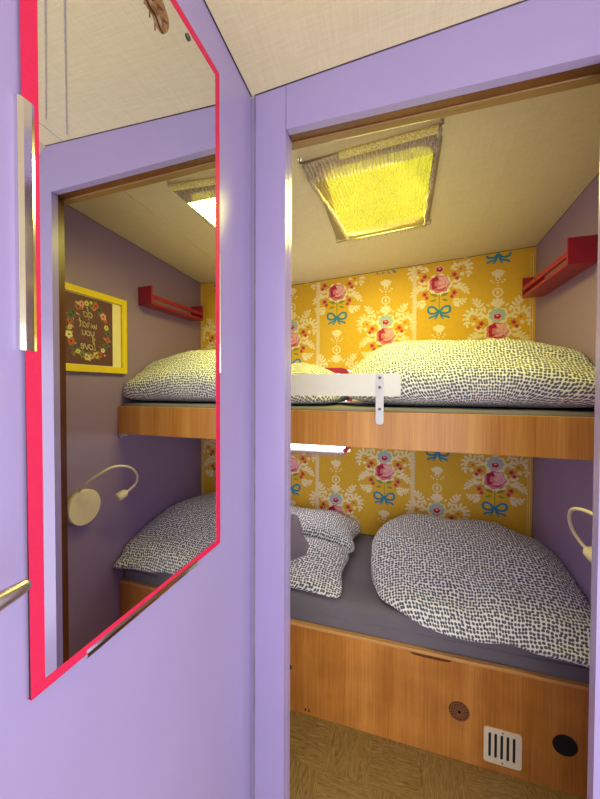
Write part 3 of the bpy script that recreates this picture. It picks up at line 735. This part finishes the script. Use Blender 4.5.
def ppoly(pts, mi, lay):
    # pts in print plane: u runs left to right as read (towards -y), v up
    f = bm.faces.new([bm.verts.new(R5(XR - .0109 - .0001 * lay, y, z)) for y, z in pts]); f.material_index = mi
pcx, pcz = .366, 1.610
def pflower(u, v, r, mi, cm=6, pet=5, rot=0.):
    for k in range(pet):
        a = rot + 2 * pi * k / pet; cxx, czz = pcx - u + .55 * r * cos(a), pcz + v + .55 * r * sin(a)
        ppoly([(cxx + .48 * r * cos(t * pi / 4), czz + .48 * r * sin(t * pi / 4)) for t in range(8)], mi, 1 + k * .15)
    ppoly([(pcx - u + .26 * r * cos(t * pi / 4), pcz + v + .26 * r * sin(t * pi / 4)) for t in range(8)], cm, 2.5)
def pleaf(u, v, a, ln, wd, mi):
    c, s_ = cos(a), sin(a)
    ppoly([(pcx - (u + c * t * ln - s_ * w_ * wd / 2), pcz + v + s_ * t * ln + c * w_ * wd / 2) for t, w_ in ((0, 0), (.3, 1), (.65, .8), (1, 0), (.65, -.8), (.3, -1))], mi, .6)
rnd = random.Random(3)
ringpts = []
for k in range(26):
    a = 2 * pi * k / 26; ringpts.append((.096 * cos(a) * (1 + .08 * rnd.uniform(-1, 1)), .122 * sin(a) * (1 + .06 * rnd.uniform(-1, 1)) + .002))
cols = [4, 2, 3, 3, 2, 5, 4, 7, 2, 3, 5, 2, 4, 3, 2, 3, 1, 2, 4, 5, 4, 7, 4, 3, 2, 1]
for i, (u, v) in enumerate(ringpts):
    for q in range(3): pleaf(u, v, rnd.uniform(0, 6.28), rnd.uniform(.018, .030), .010, rnd.choice([7, 3, 7]))
    pflower(u, v, rnd.uniform(.009, .019), cols[i], rot=rnd.uniform(0, 1), cm=6 if cols[i] != 6 else 1)
for i in range(60):
    a_ = rnd.uniform(0, 6.28); pleaf(.092 * cos(a_), .118 * sin(a_), rnd.uniform(0, 6.28), rnd.uniform(.016, .034), .008, rnd.choice([7, 3, 7, 5]))
for i in range(16):
    pflower(rnd.uniform(-.085, .085), rnd.choice([-1, 1]) * rnd.uniform(.095, .135), rnd.uniform(.005, .009), rnd.choice([1, 5, 4, 7]))
GL = {  # strokes on an x-height grid; each glyph: (advance, [polylines])
 'd': (.95, [[(.75, .75), (.45, 1.0), (.1, .7), (.1, .25), (.4, 0), (.75, .3)], [(.8, 2.0), (.75, 1.0), (.75, .2), (.95, .02)]]),
 'o': (.9, [[(.5, 1.), (.12, .7), (.12, .25), (.45, 0), (.8, .35), (.75, .8), (.5, 1.), (.95, .85)]]),
 'w': (1.25, [[(.05, .95), (.2, .15), (.35, .05), (.6, .85)], [(.6, .85), (.68, .15), (.85, .05), (1.1, .6), (1.1, 1.)]]),
 'h': (.95, [[(.1, 0), (.15, 1.2), (.35, 2.0), (.2, 1.9), (.12, .5)], [(.12, .5), (.4, 1.), (.65, .85), (.68, .2), (.9, .02)]]),
 'a': (.95, [[(.75, .8), (.45, 1.), (.1, .65), (.12, .2), (.4, 0), (.72, .35)], [(.76, 1.), (.74, .2), (.95, .02)]]),
 't': (.7, [[(.35, 1.7), (.3, .8), (.35, .1), (.65, .05)], [(.0, 1.15), (.7, 1.2)]]),
 'y': (.95, [[(.1, 1.), (.15, .4), (.4, .1), (.75, .45)], [(.8, 1.), (.72, .1), (.5, -.7), (.15, -.75), (.2, -.45), (.9, .1)]]),
 'u': (.95, [[(.1, 1.), (.12, .3), (.4, .02), (.72, .4)], [(.76, 1.), (.74, .25), (.95, .02)]]),
 'l': (.6, [[(.05, .3), (.4, 1.4), (.42, 2.), (.2, 1.9), (.15, .4), (.3, 0), (.55, .1)]]),
 'v': (.85, [[(.05, .95), (.25, .15), (.38, .05), (.68, .75), (.62, 1.), (.9, .9)]]),
 'e': (.8, [[(.1, .45), (.6, .6), (.55, .95), (.25, .95), (.1, .5), (.3, .03), (.75, .2)]])}
def write(word, cu_, v0, xh):
    wd = sum(GL[c][0] for c in word) * xh * 1.1; u = cu_ - wd / 2
    for c in word:
        adv, st = GL[c]
        for s_ in st:
            Q = smooth_pts([(u + x * xh * 1.1 + y * xh * .18, v0 + y * xh, 0) for x, y in s_], 5)
            for a, b_ in zip(Q, Q[1:]):
                dd = b_ - a
                if dd.length < 1e-7: continue
                n2 = Vector((-dd.y, dd.x, 0)).normalized() * xh * .085; e = dd * .15
                ppoly([(pcx - t.x, pcz + t.y) for t in (a - e + n2, a - e - n2, b_ + e - n2, b_ + e + n2)], 1, 4)
        u += adv * xh * 1.1
write('do', .004, .062, .0220); write('what', .004, .015, .0215); write('you', .004, -.022, .0215); write('love', .004, -.084, .0225)
obj('print', bm, PM, pc, 'dark brown flower print reading do what you love', smooth='raw')

# ---------------------------------------------------------------- skylight and its gathered blind
def zc2(x, y, d): return zceil(x, y) - d
skl = B(); lo = [(HX0 - .0, HY0 - .0), (HX1, HY0), (HX1, HY1), (HX0, HY1)]
add_hex(skl, [(x, y, zceil(x, y) + .020) for x, y in lo] + [(x, y, zceil(x, y) + .028) for x, y in lo])
w2 = struct('window_2', skl, M['skylight'])
bm = B(); oo = rrect(HX0 - .016, HY0 - .016, HX1 + .016, HY1 + .020, .03, 10); ii = rrect(.104, .314, .450, .768, .055, 10)
for i in range(len(oo)):
    j = (i + 1) % len(oo); q4 = (oo[i], oo[j], ii[j], ii[i])
    add_hex(bm, [(x, y, zceil(x, y) - .004) for x, y in q4] + [(x, y, zceil(x, y) + .003) for x, y in q4])
bmesh.ops.remove_doubles(bm, verts=bm.verts[:], dist=1e-6)
obj('window_frame', bm, flat('tan_hatch_frame', rgb(150, 132, 92)), w2)
sb = thing('skylight_blind', 'gathered sheer fabric blind stretched below the glowing yellow skylight', 'blind', loc=(.26, .50, 2.05))
R6 = lambda *p: rel(sb, p)
def fab(u, v):
    """u 0..1 across x, v 0..1 from the rail near the doorway to the far wire"""
    e = 1 - v
    x0 = .052 + .062 * sst(0, 1, v); x1 = .460 - .004 * v
    x0 += .006 * noise.noise(Vector((v * 9, 1, 0))); x1 += .006 * noise.noise(Vector((v * 9, 7, 0)))
    x = x0 + (x1 - x0) * u; y = .245 + .528 * v
    y += (.010 * noise.noise(Vector((u * 26, 3, 0)))) * (v > .97)
    dip = .020 + .012 * sin(pi * v) * sin(pi * u)
    pl = .0035 * sin(u * 2 * pi * 34 + 3 * noise.noise(Vector((u * 5, v * 3, 0)))) + .003 * noise.noise(Vector((u * 30, v * 6, 4)))
    return (x, y, zceil(x, y) - dip + pl)
def grid(bm, nu, nv, v0, v1, fn):
    G = [[bm.verts.new(R6(*fn(i / nu, v0 + (v1 - v0) * j / nv))) for i in range(nu + 1)] for j in range(nv + 1)]
    for j in range(nv):
        for i in range(nu):
            f = bm.faces.new([G[j][i], G[j][i + 1], G[j + 1][i + 1], G[j + 1][i]]); f.smooth = True
bm = B(); grid(bm, 272, 30, .17, 1.0, fab); obj('fabric', bm, M['sheer'], sb, smooth='raw')
bm = B(); grid(bm, 272, 10, 0.0, .17, fab)
def side(u, v): # bunched border strips along both long edges
    p = fab(0.0 if u < .5 else 1.0, v); return p
for sgn in (0, 1):
    P = [fab(sgn, v / 30) for v in range(31)]
    add_tube(bm, [R6(p[0] + (.006 if sgn == 0 else -.004), p[1], p[2] + .002) for p in P], [.007 + .003 * noise.noise(Vector((k * .9, sgn, 0))) for k in range(31)], 8)
obj('gathered_hem', bm, M['sheerdense'], sb, 'brownish gathered hem', smooth='raw')
bm = B(); rnd = random.Random(5)
for k in range(70):
    u = (k + .5) / 70; p = Vector(fab(u, 1.0)); w_ = .0045; l = rnd.uniform(.006, .020)
    vs = [bm.verts.new(R6(*(p + Vector(c)))) for c in ((-w_, -.01, 0), (w_, -.01, 0), (rnd.uniform(-.003, .003), l, -.003))]; bm.faces.new(vs)
obj('fringe', bm, M['sheer'], sb, smooth='raw')
for P, r in ((((.046, .240), (.464, .240)), .0035), (((.068, .776), (.474, .770)), .0022)):
    a, b_ = [(x, y, zceil(x, y) - .016) for x, y in P]; bm = B(); add_tube(bm, [R6(*a), R6(*b_)], r, 8); obj('wire', bm, M['steel'], sb, 'thin metal wire')
for x, y in ((.046, .240), (.464, .240), (.068, .776), (.474, .770)):
    bm = B(); z = zceil(x, y); add_tube(bm, [R6(x, y, z), R6(x, y, z - .020)], [.0028, .0028], 8); add_tube(bm, [R6(x, y, z), R6(x, y, z - .003)], .007, 12); obj('hook', bm, M['steel'], sb)
# folded lace roll along the doorway side of the blind
bm = B()
def roll(u, v):
    x = .172 + .280 * u; a = v * 2 * pi; return (x, .243 + .012 * cos(a) , zceil(x, .243) - .022 + .011 * sin(a))
grid(bm, 160, 10, 0, 1, roll); 
lr = obj('rolled_lace', bm, mat_sheer('yellow_lace', rgb(250, 238, 150), .85, sc=(110, 90, 90), trans=.2), sb, 'yellowish rolled lace edge', smooth='raw')

# ceiling joint strips
def strip(name, pts, wd, th, mat):
    bm = B()
    for a, b_ in zip(pts, pts[1:]):
        d = Vector((b_[0] - a[0], b_[1] - a[1], 0)).normalized(); n2 = Vector((-d.y, d.x, 0)) * wd / 2
        q = [Vector((*a, 0)) - n2, Vector((*b_, 0)) - n2, Vector((*b_, 0)) + n2, Vector((*a, 0)) + n2]
        add_hex(bm, [(v.x, v.y, zceil(v.x, v.y) - th) for v in q] + [(v.x, v.y, zceil(v.x, v.y)) for v in q])
    return struct(name, bm, mat)
strip('trim_4', [(.690, TH + .06), (.690, YW)], .016, .003, M['ceiling']); strip('trim_5', [(-.200, TH + .06), (-.200, YW)], .016, .003, M['ceiling'])
strip('trim_6', [(.665, -.8), (.665, -.001)], .003, .0008, M['beigejoint'])
strip('trim_7', [(.2, -.372), (.630, -.078)], .003, .0012, M['beigejoint']); strip('trim_8', [(.17, -.363), (.626, -.019)], .003, .0012, M['beigejoint'])

def joint(name, A, Bp, w_=.0016):
    bm = B(); add_tube(bm, [A, Bp], w_, 6); struct(name, bm, M['crack'])
joint('trim_10', (0, -.0005, zceil(0, 0) - .0005), (.747, -.0005, zceil(.747, 0) - .0005))
joint('trim_11', (-.0085, -.001, zceil(0, 0) - .0005), (-.030, -1.4, zceil(0, -1.4) - .0005))
joint('trim_12', (XR, TH, zceil(XR, TH)), (XR, YW, zceil(XR, YW))); joint('trim_13', (XL, YW, zceil(XL, YW)), (XR, YW, zceil(XR, YW)), .0022)
# carved ornament and small oval knob on the corridor ceiling (seen in the mirror)
OUT = [(-.420, 1.985), (-.395, 1.945), (-.3682, 1.9186), (-.3516, 1.9165), (-.3452, 1.9106), (-.3386, 1.9068), (-.3306, 1.9086), (-.3246, 1.9224), (-.3269, 1.9341), (-.3338, 1.9407), (-.3405, 1.9488), (-.358, 1.970), (-.385, 2.005)]
o2 = smooth_pts([(0, y, z) for y, z in OUT], 4, closed=True); cc = sum(o2, Vector()) / len(o2)
ca = B(); rings = []
for k, (sc_, x) in enumerate(((1, .0006), (1.0, .0030), (.93, .0052), (.75, .0065))):
    rings.append([ca.verts.new((x, cc.y + (q.y - cc.y) * sc_ - (1 - sc_) * .0, cc.z + (q.z - cc.z) * sc_)) for q in o2])
for a, b_ in zip(rings, rings[1:]):
    for i in range(len(a)): ca.faces.new([a[i], a[(i + 1) % len(a)], b_[(i + 1) % len(a)], b_[i]])
ca.faces.new(rings[0][::-1]); ca.faces.new(rings[-1])
for k in range(7):   # carved grooves
    t = k / 7; a = Vector((.0066, -.338 - .075 * t, 1.912 + .062 * t)); d1 = Vector((0, .010, .016)) * (.65 + .3 * t)
    add_tube(ca, [a - d1 * .8, a + Vector((0.0006, -.005, .004)), a + d1 * .8], .0011, 6, mi=1)
orn = obj('carved_ornament', ca, [M['carved'], M['brownwood']]); orn.rotation_euler = (0, 0, WA)
tag(orn, 'carved brown wooden ornament at the top of the pink edged mirror', 'ornament')
ca = B(); add_tube(ca, [(.0004, -.2705, 1.9625), (.0018, -.2705, 1.9625), (.0024, -.2705, 1.9625)], [.006, .0055, .004], 18)
for v in ca.verts: v.co.z = 1.9625 + (v.co.z - 1.9625) * .75
kn = obj('mirror_fixing', ca, M['screw'], smooth=True); kn.rotation_euler = (0, 0, WA)
tag(kn, 'tiny dark oval fixing in the top right corner of the mirror', 'fitting')

# ---------------------------------------------------------------- light
wld = bpy.data.worlds.new('World'); SC.world = wld; wld.use_nodes = True
bg = wld.node_tree.nodes['Background']; bg.inputs[0].default_value = (0.98, 0.97, 1.0, 1); bg.inputs[1].default_value = 3.0
def area(name, loc, rot, sx_, sy_, power, col):
    l = bpy.data.lights.new(name, 'AREA'); l.shape = 'RECTANGLE'; l.size = sx_; l.size_y = sy_; l.energy = power; l.color = col
    o = bpy.data.objects.new(name, l); COL.objects.link(o); o.location = loc; o.rotation_euler = rot; return o
area('skylight_light', (.277, .54, zceil(.277, .54) - .010), (0, 0, 0), .33, .43, 15.0, (1.0, .93, .20))

# ---------------------------------------------------------------- camera
F = 332.6956; PPX, PPY = 296.2515, 394.0025
cam = bpy.data.cameras.new('camera'); co = bpy.data.objects.new('camera', cam); COL.objects.link(co)
cam.sensor_fit = 'VERTICAL'; cam.sensor_height = 24; cam.sensor_width = 24; cam.lens = F / 799 * 24; cam.clip_start = .01
cam.shift_x = (300 - PPX) / 799; cam.shift_y = (PPY - 399.5) / 799
r = Vector((0.95533104, 0.29551431, 0.00372705)); u = Vector((-0.00881773, 0.01589576, 0.99983477)); f = Vector((-0.29540623, 0.95520606, -0.01779148))
co.matrix_world = Matrix(((r.x, u.x, -f.x, .3534), (r.y, u.y, -f.y, -.7799), (r.z, u.z, -f.z, 1.35), (0, 0, 0, 1)))
SC.camera = co
SC.view_settings.view_transform = 'Standard'; SC.view_settings.look = 'None'; SC.view_settings.gamma = 1; SC.view_settings.use_curve_mapping = False
SC.view_settings.exposure = 0.0
SC.cycles.max_bounces = 12; SC.cycles.diffuse_bounces = 8; SC.cycles.transparent_max_bounces = 16; SC.cycles.use_denoising = True
